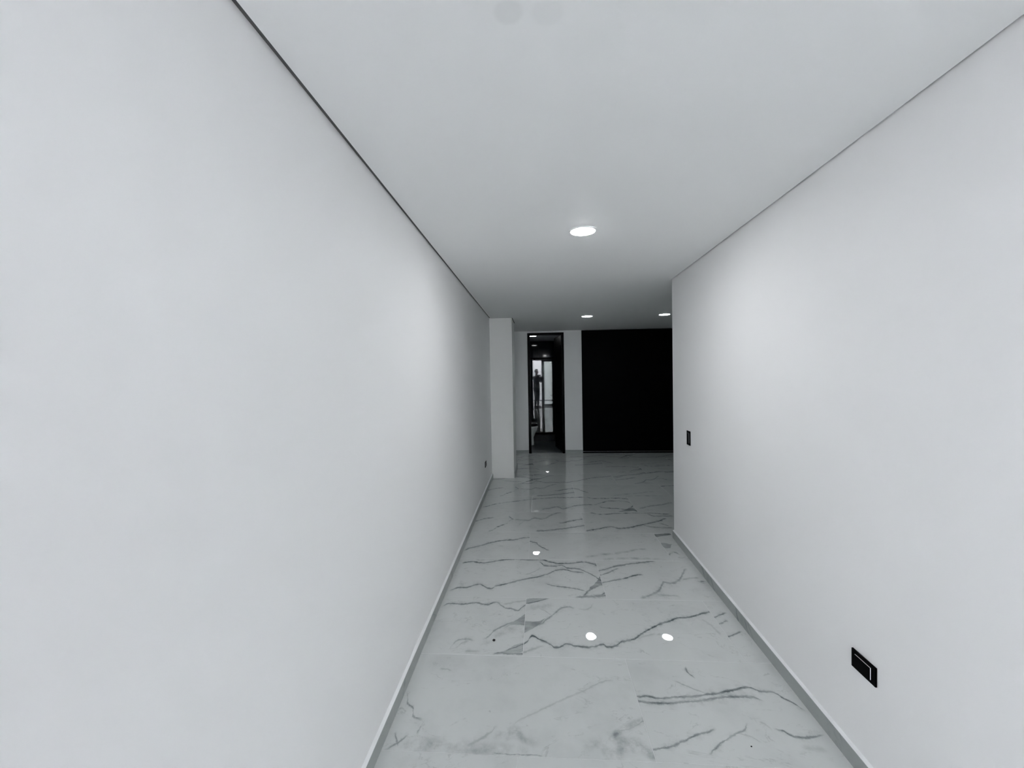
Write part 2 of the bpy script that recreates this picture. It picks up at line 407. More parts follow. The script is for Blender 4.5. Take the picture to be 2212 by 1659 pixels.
def marble_mat(name, veins, seed, rough=0.012, base=(0.60, 0.62, 0.615), ink=(0.095, 0.118, 0.124), upright=False):
    m = bpy.data.materials.new(name); m.use_nodes = True
    nt = m.node_tree; L = nt.links.new
    b = nt.nodes['Principled BSDF']
    b.inputs['Roughness'].default_value = rough; b.inputs['IOR'].default_value = 1.56
    tc = N(nt, 'ShaderNodeTexCoord')
    face = tc.outputs['Object']
    if upright:                                            # the printed face stands up: its second axis is z
        s0 = N(nt, 'ShaderNodeSeparateXYZ'); c0 = N(nt, 'ShaderNodeCombineXYZ'); L(face, s0.inputs[0])
        L(s0.outputs[0], c0.inputs[0]); L(s0.outputs[2], c0.inputs[1]); L(s0.outputs[1], c0.inputs[2]); face = c0.outputs[0]
    off = N(nt, 'ShaderNodeVectorMath', operation='ADD'); off.inputs[1].default_value = (seed * 3.7, seed * 1.9, seed)
    L(face, off.inputs[0])
    wn = N(nt, 'ShaderNodeTexNoise'); wn.inputs['Scale'].default_value = 20; wn.inputs['Detail'].default_value = 7; wn.inputs['Roughness'].default_value = 0.72
    L(off.outputs[0], wn.inputs['Vector'])
    w1 = N(nt, 'ShaderNodeVectorMath', operation='SUBTRACT'); w1.inputs[1].default_value = (0.5, 0.5, 0.5); L(wn.outputs['Color'], w1.inputs[0])
    w2 = N(nt, 'ShaderNodeVectorMath', operation='MULTIPLY_ADD'); w2.inputs[1].default_value = (0.024, 0.024, 0)
    L(w1.outputs[0], w2.inputs[0]); L(face, w2.inputs[2])
    sx = N(nt, 'ShaderNodeSeparateXYZ'); L(w2.outputs[0], sx.inputs[0])
    brk = N(nt, 'ShaderNodeTexNoise'); brk.inputs['Scale'].default_value = 11; brk.inputs['Detail'].default_value = 4
    L(off.outputs[0], brk.inputs['Vector'])
    bk = N(nt, 'ShaderNodeMapRange'); bk.inputs[1].default_value = 0.3; bk.inputs[2].default_value = 0.6; bk.inputs[3].default_value = 0.55; bk.inputs[4].default_value = 1.05
    L(brk.outputs['Fac'], bk.inputs[0])
    # how ragged a vein's edge is, how a cloud and a filled patch break up
    rg = N(nt, 'ShaderNodeTexNoise'); rg.inputs['Scale'].default_value = 38; rg.inputs['Detail'].default_value = 3; L(off.outputs[0], rg.inputs['Vector'])
    ragged = N(nt, 'ShaderNodeMapRange'); L(rg.outputs['Fac'], ragged.inputs[0])
    for i, q in enumerate((0.32, 0.68, 0.45, 1.5)):
        ragged.inputs[i + 1].default_value = q
    cn = N(nt, 'ShaderNodeTexNoise'); cn.inputs['Scale'].default_value = 16; cn.inputs['Detail'].default_value = 7; cn.inputs['Roughness'].default_value = 0.62; L(off.outputs[0], cn.inputs['Vector'])
    cloud = N(nt, 'ShaderNodeMapRange'); L(cn.outputs['Fac'], cloud.inputs[0])
    for i, q in enumerate((0.40, 0.66, 0.05, 1.35)):
        cloud.inputs[i + 1].default_value = q
    sv = N(nt, 'ShaderNodeMapping'); sv.inputs['Rotation'].default_value = (0, 0, 0.6); sv.inputs['Scale'].default_value = (9, 42, 1); L(off.outputs[0], sv.inputs['Vector'])
    sn = N(nt, 'ShaderNodeTexNoise'); sn.inputs['Scale'].default_value = 1.0; sn.inputs['Detail'].default_value = 4; L(sv.outputs[0], sn.inputs['Vector'])
    streak = N(nt, 'ShaderNodeMapRange'); L(sn.outputs['Fac'], streak.inputs[0])
    for i, q in enumerate((0.35, 0.65, 0.75, 1.15)):
        streak.inputs[i + 1].default_value = q
    un = {}
    for ax, ln in ((0, TILE_L), (1, TILE_W)):
        d = N(nt, 'ShaderNodeMath', operation='DIVIDE'); d.inputs[1].default_value = ln; L(sx.outputs[ax], d.inputs[0])
        c = N(nt, 'ShaderNodeCombineXYZ')
        for i in range(3):
            L(d.outputs[0], c.inputs[i])
        un[ax] = c.outputs[0]
    acc = None
    for ax, s, w, pts, prof in veins:
        ln, wd = (TILE_L, TILE_W) if ax == 0 else (TILE_W, TILE_L)
        rc = N(nt, 'ShaderNodeRGBCurve')
        cv = rc.mapping.curves
        u0, u1 = pts[0][0] / ln, pts[-1][0] / ln
        span = u1 - u0
        tp = min(0.3, 0.04 / max(span * ln, 0.01)) * span

        def setc(curve, P):
            P = sorted(P); Q = [P[0]]
            for p in P[1:]:
                if p[0] - Q[-1][0] > 0.0012:
                    Q.append(p)
            while len(curve.points) < len(Q):
                curve.points.new(0.5, 0.5)
            for pt, q in zip(curve.points, Q):
                pt.location = (min(1, max(0, q[0])), min(1, max(0, q[1]))); pt.handle_type = 'AUTO_CLAMPED'
        mid = [(a / ln, c / wd) for a, c in pts]
        setc(cv[0], ([(0, mid[0][1])] if u0 > 0.01 else []) + mid + ([(1, mid[-1][1])] if u1 < 0.99 else []))
        e0 = [(0, 0), (u0 - 0.002, 0), (u0 + tp, s)] if u0 > 0.02 else [(0, s)]
        e1 = [(u1 - tp, s), (u1 + 0.002, 0), (1, 0)] if u1 < 0.98 else [(1, s)]
        setc(cv[1], e0 + e1)
        if isinstance(w, list):
            wl = [(a / ln, q * 10) for (a, c), q in zip(pts, w)]
            setc(cv[2], ([(0, wl[0][1])] if u0 > 0.01 else []) + wl + ([(1, wl[-1][1])] if u1 < 0.99 else []))
        else:
            wn_ = min(1, w * 10)
            setc(cv[2], [(0, wn_ * 0.85), (max(.02, min(.98, (u0 + u1) / 2)), wn_), (1, wn_ * 0.9)])
        rc.mapping.update()
        L(un[ax], rc.inputs['Color'])
        sc = N(nt, 'ShaderNodeSeparateColor'); L(rc.outputs[0], sc.inputs[0])
        f = N(nt, 'ShaderNodeMath', operation='MULTIPLY_ADD'); f.inputs[1].default_value = -wd
        L(sc.outputs[0], f.inputs[0]); L(sx.outputs[1 - ax], f.inputs[2])
        fa = N(nt, 'ShaderNodeMath', operation='ABSOLUTE'); L(f.outputs[0], fa.inputs[0])
        wm = N(nt, 'ShaderNodeMath', operation='MULTIPLY'); L(sc.outputs[2], wm.inputs[0])
        if prof == 'v':
            L(ragged.outputs[0], wm.inputs[1])
        else:
            wm.inputs[1].default_value = 1.0
        dv = N(nt, 'ShaderNodeMath', operation='DIVIDE'); L(fa.outputs[0], dv.inputs[0]); L(wm.outputs[0], dv.inputs[1])
        mr = N(nt, 'ShaderNodeMapRange', interpolation_type='SMOOTHSTEP')
        mr.inputs[1].default_value = 0.0; mr.inputs[2].default_value = 0.1; mr.inputs[3].default_value = 1; mr.inputs[4].default_value = 0
        L(dv.outputs[0], mr.inputs[0])
        shade = mr.outputs[0]
        if prof == 'h':                                   # filled patch with a crisp rim
            mr.inputs[1].default_value = 0.078
            hm = N(nt, 'ShaderNodeMath', operation='MULTIPLY'); L(shade, hm.inputs[0]); L(streak.outputs[0], hm.inputs[1]); shade = hm.outputs[0]
        elif prof == 'c':                                 # soft cloud, broken up
            hm = N(nt, 'ShaderNodeMath', operation='MULTIPLY'); L(shade, hm.inputs[0]); L(cloud.outputs[0], hm.inputs[1]); shade = hm.outputs[0]
        else:                                             # thin vein with a faint halo
            h2 = N(nt, 'ShaderNodeMapRange', interpolation_type='SMOOTHSTEP')
            h2.inputs[1].default_value = 0.0; h2.inputs[2].default_value = 0.34; h2.inputs[3].default_value = 0.24; h2.inputs[4].default_value = 0
            L(dv.outputs[0], h2.inputs[0])
            h3 = N(nt, 'ShaderNodeMath', operation='MULTIPLY'); L(h2.outputs[0], h3.inputs[0]); L(cloud.outputs[0], h3.inputs[1])
            h4 = N(nt, 'ShaderNodeMath', operation='MULTIPLY_ADD'); L(shade, h4.inputs[0]); h4.inputs[1].default_value = 0.82; L(h3.outputs[0], h4.inputs[2])
            shade = h4.outputs[0]
        g = N(nt, 'ShaderNodeMath', operation='MULTIPLY'); L(shade, g.inputs[0]); L(sc.outputs[1], g.inputs[1])
        if acc is None:
            acc = g.outputs[0]
        else:
            a = N(nt, 'ShaderNodeMath', operation='MAXIMUM'); L(acc, a.inputs[0]); L(g.outputs[0], a.inputs[1]); acc = a.outputs[0]
    if acc is None:
        z = N(nt, 'ShaderNodeValue'); z.outputs[0].default_value = 0; acc = z.outputs[0]
    hp = N(nt, 'ShaderNodeMapping'); hp.inputs['Scale'].default_value = (1.0, 2.1, 1); hp.inputs['Rotation'].default_value = (0, 0, -0.35); L(off.outputs[0], hp.inputs['Vector'])
    hn = N(nt, 'ShaderNodeTexNoise'); hn.inputs['Scale'].default_value = 2.6; hn.inputs['Detail'].default_value = 6; hn.inputs['Roughness'].default_value = 0.6; hn.inputs['Distortion'].default_value = 0.6
    L(hp.outputs[0], hn.inputs['Vector'])
    ha = N(nt, 'ShaderNodeMath', operation='SUBTRACT'); ha.inputs[1].default_value = 0.5; L(hn.outputs['Fac'], ha.inputs[0])
    hb = N(nt, 'ShaderNodeMath', operation='ABSOLUTE'); L(ha.outputs[0], hb.inputs[0])
    hr = N(nt, 'ShaderNodeMapRange', interpolation_type='SMOOTHSTEP'); L(hb.outputs[0], hr.inputs[0])
    for i, q in enumerate((0.0, 0.014, 0.30, 0.0)):
        hr.inputs[i + 1].default_value = q
    hc = N(nt, 'ShaderNodeMapRange'); L(cloud.outputs[0], hc.inputs[0])
    for i, q in enumerate((0.35, 1.2, 0.0, 1.0)):
        hc.inputs[i + 1].default_value = q
    hm_ = N(nt, 'ShaderNodeMath', operation='MULTIPLY'); L(hr.outputs[0], hm_.inputs[0]); L(hc.outputs[0], hm_.inputs[1])
    ac2 = N(nt, 'ShaderNodeMath', operation='MAXIMUM'); L(acc, ac2.inputs[0]); L(hm_.outputs[0], ac2.inputs[1]); acc = ac2.outputs[0]
    ml = N(nt, 'ShaderNodeMath', operation='MULTIPLY', use_clamp=True); L(acc, ml.inputs[0]); L(bk.outputs[0], ml.inputs[1])
    # soft clouds of the printed stone
    cl = N(nt, 'ShaderNodeTexNoise'); cl.inputs['Scale'].default_value = 3.6; cl.inputs['Detail'].default_value = 8; cl.inputs['Roughness'].default_value = 0.6
    L(off.outputs[0], cl.inputs['Vector'])
    cm = N(nt, 'ShaderNodeMapRange'); cm.inputs[1].default_value = 0.52; cm.inputs[2].default_value = 0.75; cm.inputs[3].default_value = 0; cm.inputs[4].default_value = 0.30
    L(cl.outputs['Fac'], cm.inputs[0])
    c1 = N(nt, 'ShaderNodeMix', data_type='RGBA'); c1.inputs[6].default_value = (*base, 1); c1.inputs[7].default_value = (0.36, 0.385, 0.39, 1)
    L(cm.outputs[0], c1.inputs[0])
    c2 = N(nt, 'ShaderNodeMix', data_type='RGBA'); c2.inputs[7].default_value = (*ink, 1)
    L(ml.outputs[0], c2.inputs[0]); L(c1.outputs[2], c2.inputs[6]); L(c2.outputs[2], b.inputs['Base Color'])
    # polished glaze is a little wavy
    wv = N(nt, 'ShaderNodeTexNoise'); wv.inputs['Scale'].default_value = 9; wv.inputs['Detail'].default_value = 1.0
    L(off.outputs[0], wv.inputs['Vector'])
    bp = N(nt, 'ShaderNodeBump'); bp.inputs['Strength'].default_value = 0.09; bp.inputs['Distance'].default_value = 0.002
    L(wv.outputs['Fac'], bp.inputs['Height']); L(bp.outputs['Normal'], b.inputs['Normal'])
    return m


# ---------------------------------------------------------------- setting
ZC = 2.427            # ceiling
Y_OPEN = -1.30        # patio door plane
Y_COL0, Y_COL1 = 6.19, 6.86
Y_BACK = 8.15
Y_END = 3.94          # where the right wall stops
X_FAR = 4.2


def xl(y):
    return -0.690 - 0.0083 * (y - 0.5)


def xr(y):
    return 1.2065 + 0.0132 * (y - 0.5)


TOP = 2.62
prism('wall_left', [(xl(Y_OPEN) - 0.15, Y_OPEN), (xl(Y_OPEN), Y_OPEN), (xl(Y_BACK), Y_BACK), (xl(Y_BACK) - 0.15, Y_BACK)], 0, TOP, M['wall'], kind='structure')
prism('wall_right', [(xr(Y_OPEN), Y_OPEN), (xr(Y_OPEN) + 0.18, Y_OPEN), (xr(Y_OPEN) + 0.18, Y_END - 0.16), (X_FAR, Y_END - 0.16), (X_FAR, Y_END), (xr(Y_END), Y_END)], 0, TOP, M['wall'], kind='structure')
box('wall_far_right', X_FAR, X_FAR + 0.15, Y_END - 0.16, Y_BACK + 0.61, 0, TOP, M['wall'], kind='structure')
# back wall: left of the bathroom door, over it, between door and wardrobe, behind the wardrobe
XD0, XD1, ZD = -0.222, 0.497, 2.392
XW0 = 0.842
bm = bmesh.new()
add_box(bm, xl(Y_BACK) - 0.15, XD0, Y_BACK, Y_BACK + 0.14, 0, TOP)
add_box(bm, XD0, XD1, Y_BACK, Y_BACK + 0.14, ZD, TOP)
add_box(bm, XD1, XW0, Y_BACK, Y_BACK + 0.14, 0, TOP)
add_box(bm, XW0, X_FAR + 0.15, Y_BACK + 0.61, Y_BACK + 0.74, 0, TOP)
add_box(bm, XW0 - 0.004, XW0, Y_BACK + 0.141, Y_BACK + 0.61, 0, TOP)
link('wall_back', mesh_of(bm, 'wall_back'), M['wall'], kind='structure')
prism('column', [(xl(6.2) - 0.002, Y_COL0), (-0.400, Y_COL0), (-0.402, Y_COL1), (xl(6.9) - 0.002, Y_COL1)], 0, TOP, M['column'], kind='structure')

# suspended ceiling board with a shadow gap along the walls
cl = lambda y: -0.6744 - 0.0083 * (y - 0.5)
cr = lambda y: 1.197 + 0.0132 * (y - 0.5)
poly = [(cl(Y_OPEN), Y_OPEN), (cr(Y_OPEN), Y_OPEN), (cr(Y_END), Y_END + 0.004), (X_FAR, Y_END + 0.004), (X_FAR, Y_BACK + 0.6), (XW0, Y_BACK + 0.6), (XW0, Y_BACK), (cl(Y_BACK), Y_BACK),
        (cl(6.9), Y_COL1 + 0.012), (-0.388, Y_COL1 + 0.012), (-0.388, Y_COL0), (cl(Y_COL0), Y_COL0)]
prism('ceiling', poly, ZC, ZC + 0.0125, M['ceiling'], kind='structure')
# added dark strips that paint the shade in the gap between ceiling board and walls
M['gap_shade'] = mat('dark_gap_shade', (0.10, 0.10, 0.10), 0.7, grain=0.05)
prism('gap_shade_left', [(xl(Y_OPEN), Y_OPEN), (cl(Y_OPEN), Y_OPEN), (cl(Y_COL0), Y_COL0), (xl(Y_COL0), Y_COL0)], ZC + 0.007, ZC + 0.012, M['gap_shade'], kind='structure')
prism('gap_shade_right', [(cr(Y_OPEN), Y_OPEN), (xr(Y_OPEN), Y_OPEN), (xr(Y_END), Y_END), (cr(Y_END), Y_END)], ZC + 0.007, ZC + 0.012, M['gap_shade'], kind='structure')
prism('gap_shade_column', [(-0.400, Y_COL0), (-0.388, Y_COL0), (-0.388, Y_COL1), (-0.402, Y_COL1)], ZC + 0.005, ZC + 0.012, M['gap_shade'], kind='structure')
box('roof_slab', -2.0, X_FAR + 0.2, Y_OPEN, 11.2, TOP, TOP + 0.2, M['roof'], kind='structure')

# floor: screed with grout level just under the tile faces, and every tile laid on it
floor = box('floor', xl(9) - 0.16, X_FAR + 0.15, Y_OPEN, Y_BACK + 0.05, -0.10, -0.0012, M['grout'], kind='structure')
Y1, XA, XB = 1.6432, 0.4454, -0.1140
MARBLE = {k: marble_mat('marble_tile_' + k, VEINS[k], i + 1) for i, k in enumerate(VEINS)}
PLAIN = marble_mat('marble_tile_plain', [], 40)
rnd = random.Random(5)
tile_meshes = {}


def tile(ox, oy, x0, x1, y0, y1, m):
    """One porcelain tile, its origin at the corner of the uncut tile; edges arrissed."""
    g, c = 0.0011, 0.0012
    a0, a1, b0, b1 = x0 - ox + g, x1 - ox - g, y0 - oy + g, y1 - oy - g
    key = (round(a0, 3), round(a1, 3), round(b0, 3), round(b1, 3), m.name)
    if key not in tile_meshes:
        bm = bmesh.new()
        ring = lambda d, z: [bm.verts.new(p) for p in ((a0 + d, b0 + d, z), (a1 - d, b0 + d, z), (a1 - d, b1 - d, z), (a0 + d, b1 - d, z))]
        t, s, u = ring(c, 0.0), ring(0, -0.0009), ring(0, -0.008)
        bm.faces.new(t)
        for p, q in ((s, t), (u, s)):
            for i in range(4):
                bm.faces.new((p[i], p[(i + 1) % 4], q[(i + 1) % 4], q[i]))
        me = mesh_of(bm, 'tile'); me.materials.append(m)
        tile_meshes[key] = me
    o = bpy.data.objects.new('tile', tile_meshes[key]); COL.objects.link(o)
    o.parent = floor; o.location = (ox, oy, 0)
    o.rotation_euler = (rnd.uniform(-1, 1) * 0.0004, rnd.uniform(-1, 1) * 0.0003, 0)
    return o


REUSE = ['C0', 'F1', 'E1', 'B1', 'E0', 'A1', 'C1', 'D1', 'B0']
ri = 0
for row in range(-5, 12):
    oy = Y1 + TILE_W * row
    if oy > Y_BACK + 0.05:
        continue
    jx = XA if row % 2 == 0 else XB
    for k in range(-2, 5):
        ox = jx + TILE_L * k
        name = ('ABCDEF'[row] + str(k + 1)) if 0 <= row <= 5 else ''
        if name in MARBLE:
            m = MARBLE[name]
        else:
            m = MARBLE[REUSE[(row * 5 + k * 3 + 40) % len(REUSE)]]
        y0, y1 = max(oy, Y_OPEN), min(oy + TILE_W, Y_BACK + 0.05)
        if y1 - y0 < 0.02:
            continue
        ymid = (y0 + y1) / 2
        wide = ymid > Y_END
        lo = xl(ymid) - 0.004
        hi = X_FAR - 0.004 if wide else xr(ymid) + 0.004
        if not wide and y1 > Y_END:
            # strip of this row that lies past the end of the right wall
            x0, x1 = max(ox, xr(Y_END) + 0.004), min(ox + TILE_L, X_FAR - 0.004)
            if x1 - x0 > 0.01:
                tile(ox, oy, x0, x1, Y_END - 0.002, y1, m)
        x0, x1 = max(ox, lo), min(ox + TILE_L, hi)
        if x1 - x0 > 0.015:
            tile(ox, oy, x0, x1, y0, y1, m)

# marble skirting: tiles stuck to the wall, one holder per wall
ZB = 0.069


skirt_seed = [60]


def skirting(name, p0, p1, nrm, joint, marks=()):
    """Skirting tiles from p0 to p1 along a wall; nrm points into the room."""
    h = empty(name, (p0[0], p0[1], 0), math.atan2(p1[1] - p0[1], p1[0] - p0[0]), kind='structure')
    ln = math.hypot(p1[0] - p0[0], p1[1] - p0[1])
    d = Vector(((p1[0] - p0[0]) / ln, (p1[1] - p0[1]) / ln)); s = 1 if (-d.y * nrm[0] + d.x * nrm[1]) > 0 else -1
    cuts = [0.0]; x = joint
    while x < ln - 0.02:
        if x > 0.02:
            cuts.append(x)
        x += TILE_L
    cuts.append(ln)
    T = 0.0165
    for i, (a, b) in enumerate(zip(cuts[:-1], cuts[1:])):
        bm = bmesh.new(); y0, y1 = sorted((0, s * T))
        # body standing on the floor, profile (depth, height) with a chamfered top arris
        prof = [(0, 0.0006), (T, 0.0006), (T, ZB - 0.0015), (T - 0.0015, ZB), (0, ZB)]
        A = [bm.verts.new((0.0006, s * y, z)) for y, z in prof]; B = [bm.verts.new((b - a - 0.0006, s * y, z)) for y, z in prof]
        bm.faces.new(A); bm.faces.new(B[::-1])
        for k in range(5):
            bm.faces.new((A[k], B[k], B[(k + 1) % 5], A[(k + 1) % 5]))
        skirt_seed[0] += 1
        v = [(1, st, w, [(0.0, x0 - a), (0.035, (x0 + x1) / 2 - a + 0.006), (0.075, x1 - a)], 'v') for x0, x1, st, w in marks if a < x0 < b]
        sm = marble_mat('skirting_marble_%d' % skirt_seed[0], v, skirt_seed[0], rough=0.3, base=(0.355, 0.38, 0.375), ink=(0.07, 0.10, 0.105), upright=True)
        link('skirting_tile', mesh_of(bm, 'skirting_tile'), sm, h, loc=(a, 0, 0))
    return h


MARKS_R = ((4.445, 4.51, 0.7, 0.022), (4.28, 4.345, 0.7, 0.02), (4.385, 4.40, 0.3, 0.09), (3.915, 3.945, 0.85, 0.016), (3.785, 3.835, 0.6, 0.014), (3.72, 3.80, 0.5, 0.012), (3.84, 3.86, 0.3, 0.08), (2.05, 2.10, 0.4, 0.012))
MARKS_L = ((4.40, 4.38, 0.7, 0.02), (3.90, 3.81, 0.6, 0.02), (3.86, 3.84, 0.35, 0.05), (3.22, 3.26, 0.6, 0.012), (3.11, 3.11, 0.75, 0.014), (5.3, 5.33, 0.5, 0.02))
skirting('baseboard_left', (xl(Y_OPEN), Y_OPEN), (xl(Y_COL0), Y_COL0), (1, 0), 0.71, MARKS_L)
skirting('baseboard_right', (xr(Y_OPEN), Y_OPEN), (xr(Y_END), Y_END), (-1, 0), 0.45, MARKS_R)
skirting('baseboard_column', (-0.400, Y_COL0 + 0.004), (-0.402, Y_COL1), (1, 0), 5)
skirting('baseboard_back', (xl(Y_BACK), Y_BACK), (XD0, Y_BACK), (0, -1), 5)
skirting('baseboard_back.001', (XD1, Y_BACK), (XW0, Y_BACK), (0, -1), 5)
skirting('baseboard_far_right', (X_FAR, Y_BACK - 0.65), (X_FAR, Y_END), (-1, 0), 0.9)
# light paint bead on top of the skirting
bead = mat('white_bead', (0.82, 0.83, 0.84), 0.5, grain=0.01)
for nm, p0, p1, s in (('trim_1', (xl(Y_OPEN), Y_OPEN), (xl(Y_COL0), Y_COL0), 1), ('trim_2', (xr(Y_OPEN), Y_OPEN), (xr(Y_END), Y_END), -1)):
    a, b = Vector(p0), Vector(p1)
    bm = bmesh.new()
    q = [(0, ZB), (s * 0.0150, ZB), (s * 0.0150, ZB + 0.001), (0, ZB + 0.006)]
    A = [bm.verts.new((a.x + x, a.y, z)) for x, z in q]; B = [bm.verts.new((b.x + x, b.y, z)) for x, z in q]
    bm.faces.new(A); bm.faces.new(B[::-1])
    for k in range(4):
        bm.faces.new((A[k], B[k], B[(k + 1) % 4], A[(k + 1) % 4]))
    link(nm, mesh_of(bm, nm), bead, kind='structure')

# bathroom door: black frame, leaf swung into the bathroom
d1 = empty('door_1', (XD0, Y_BACK, 0), kind='structure')
FW = 0.050
bm = bmesh.new()
add_box(bm, 0, FW, -0.012, 0.155, 0.0, ZD, 0.002); link('door_jamb', mesh_of(bm, 'door_jamb'), M['black_door'], d1)
W_D = XD1 - XD0
bm = bmesh.new(); add_box(bm, W_D - FW, W_D, -0.012, 0.155, 0.0, ZD, 0.002); link('door_jamb', mesh_of(bm, 'door_jamb'), M['black_door'], d1)
bm = bmesh.new(); add_box(bm, FW, W_D - FW, -0.012, 0.155, ZD - 0.040, ZD, 0.002); link('door_head', mesh_of(bm, 'door_head'), M['black_door'], d1)
LEAF = 0.625
leaf_h = empty('door_leaf_hinge', (W_D - FW - 0.002, 0.150, 0)); leaf_h.parent = d1
A_OPEN = math.radians(90 + 10.5)
bm = bmesh.new(); add_box(bm, 0, LEAF, -0.038, 0.0, 0.008, ZD - 0.046, 0.002)
leaf = link('door_leaf', mesh_of(bm, 'door_leaf'), M['black_door'], d1, loc=(W_D - FW - 0.002, 0.150, 0))
leaf.rotation_euler = (0, 0, A_OPEN)
bpy.data.objects.remove(leaf_h)
# lever handle and thumb turn on the face that looks into the doorway (local +y)
bm = bmesh.new()
add_tube(bm, [(LEAF - 0.06, 0.0, 1.035), (LEAF - 0.06, 0.008, 1.035)], 0.026, 20)
add_tube(bm, [(LEAF - 0.06, 0.008, 1.035), (LEAF - 0.06, 0.052, 1.035)], 0.010, 12)
add_tube(bm, [(LEAF - 0.05, 0.055, 1.035), (LEAF - 0.10, 0.058, 1.035), (LEAF - 0.17, 0.056, 1.033)], [0.010, 0.010, 0.009], 12)
link('lever_handle', mesh_of(bm, 'lever_handle'), M['black_plastic'], leaf)
bm = bmesh.new()
add_tube(bm, [(LEAF - 0.06, 0.0, 0.90), (LEAF - 0.06, 0.010, 0.90)], 0.026, 20)
add_box(bm, LEAF - 0.066, LEAF - 0.054, 0.010, 0.034, 0.882, 0.918, 0.002)
link('thumb_turn', mesh_of(bm, 'thumb_turn'), M['black_plastic'], leaf)
for z in (0.25, 1.2, 2.1):
    bm = bmesh.new(); add_tube(bm, [(-0.004, 0.006, z - 0.05), (-0.004, 0.006, z + 0.05)], 0.007, 10)
    link('hinge', mesh_of(bm, 'hinge'), M['black_plastic'], leaf)

# full height black wardrobe in the back wall recess
wd = empty('wardrobe', (XW0, Y_BACK, 0), label='full height matt black wardrobe front to the right of the bathroom doorway', cat='wardrobe')
WL = X_FAR - XW0 - 0.004
bm = bmesh.new()
add_box(bm, 0.003, WL, 0.03, 0.60, 0.0, ZC - 0.006)
link('carcass', mesh_of(bm, 'carcass'), M['black'], wd)
nd = 3
for i in range(nd):
    a, b = 0.004 + i * (WL - 0.004) / nd, 0.004 + (i + 1) * (WL - 0.004) / nd
    bm = bmesh.new(); add_box(bm, a + 0.0008, b - 0.0008, 0.004, 0.028, 0.046, ZC - 0.008, 0.001)
    dr = link('door', mesh_of(bm, 'door'), M['black'], wd)
bm = bmesh.new(); add_box(bm, 0.004, WL, 0.012, 0.029, 0.0, 0.032); link('plinth', mesh_of(bm, 'plinth'), M['black'], wd)
bm = bmesh.new(); add_box(bm, 0.004, WL, 0.002, 0.012, 0.030, 0.036, 0.001); link('bottom_track', mesh_of(bm, 'bottom_track'), M['metal'], wd, label='thin metal track under the black doors')

# ---------------------------------------------------------------- bathroom
BX0, BX1, BY1 = -0.80, 1.50, 10.55
YG = 9.70
prism('floor_bathroom', [(BX0, Y_BACK + 0.051), (BX1, Y_BACK + 0.051), (BX1, BY1), (BX0, BY1)], -0.1, -0.002, M['bath_floor'], kind='structure')
box('wall_bathroom_left', BX0 - 0.12, BX0, Y_BACK + 0.14, BY1, 0, TOP, M['bath_wall'], kind='structure')
box('wall_bathroom_right', BX1, BX1 + 0.12, Y_BACK + 0.75, BY1, 0, TOP, M['bath_wall'], kind='structure')
sw = box('wall_bathroom_back', BX0 - 0.12, BX1 + 0.12, BY1, BY1 + 0.12, 0, TOP, M['dark_grout'], kind='structure')
for iz in range(5):
    for ix in range(3):
        x0, x1 = BX0 + ix * 0.8, min(BX1, BX0 + (ix + 1) * 0.8); z0, z1 = iz * 0.5, min(ZC, (iz + 1) * 0.5)
        if x1 - x0 > 0.05 and z1 - z0 > 0.05:
            box('wall_tile', x0 + 0.001, x1 - 0.001, BY1 - 0.008, BY1 - 0.0002, z0 + 0.001, z1 - 0.001, M['dark_tile'], sw, bev=0.001)
box('ceiling_bathroom', BX0, BX1, Y_BACK + 0.14, BY1, ZC, ZC + 0.0125, M['bath_ceiling'], kind='structure')
# dark wall panel that closes the bathroom towards the room side
box('wall_bathroom_front', XD1 + 0.001, BX1, Y_BACK + 0.62, Y_BACK + 0.75, 0, TOP, M['bath_wall'], kind='structure')
box('wall_bathroom_front.001', XD1 + 0.09, XD1 + 0.20, Y_BACK + 0.141, Y_BACK + 0.62, 0, TOP, M['bath_wall'], kind='structure')

ss = empty('shower_screen', (BX0, YG, 0), label='framed clear glass shower screen behind the toilet, mirroring the photographer', cat='shower screen')
SL = BX1 - BX0
bm = bmesh.new(); add_box(bm, 0.001, SL - 0.001, -0.05, 0.06, 0.0, 0.15, 0.004); link('curb', mesh_of(bm, 'curb'), M['curb'], ss)
bm = bmesh.new(); add_box(bm, 0.001, SL - 0.001, -0.022, 0.022, 0.151, 0.205, 0.002); link('bottom_rail', mesh_of(bm, 'bottom_rail'), M['black_plastic'], ss)
bm = bmesh.new(); add_box(bm, 0.001, SL - 0.001, -0.024, 0.024, 1.932, 1.966, 0.003); link('top_rail', mesh_of(bm, 'top_rail'), M['black_plastic'], ss)
bm = bmesh.new(); add_box(bm, -BX0 - 0.262, -BX0 - 0.205, -0.022, 0.022, 0.206, 1.931, 0.002); link('stile', mesh_of(bm, 'stile'), M['dark_frame'], ss)
bm = bmesh.new(); add_box(bm, -BX0 - 0.204, SL - 0.03, -0.004, 0.004, 0.206, 1.931); link('glass_pane', mesh_of(bm, 'glass_pane'), M['shower_glass'], ss)
bm = bmesh.new(); add_box(bm, 0.002, -BX0 - 0.263, -0.004, 0.004, 0.206, 1.931); link('glass_pane', mesh_of(bm, 'glass_pane'), M['shower_glass'], ss)
for x in (-BX0 - 0.10, -BX0 + 0.62):
    bm = bmesh.new()
    add_tube(bm, [(x, -0.026, 1.93), (x, -0.040, 1.93)], 0.022, 18)
    add_tube(bm, [(x, -0.024, 1.93), (x, 0.03, 1.93)], 0.008, 10)
    link('roller', mesh_of(bm, 'roller'), M['black_plastic'], ss)


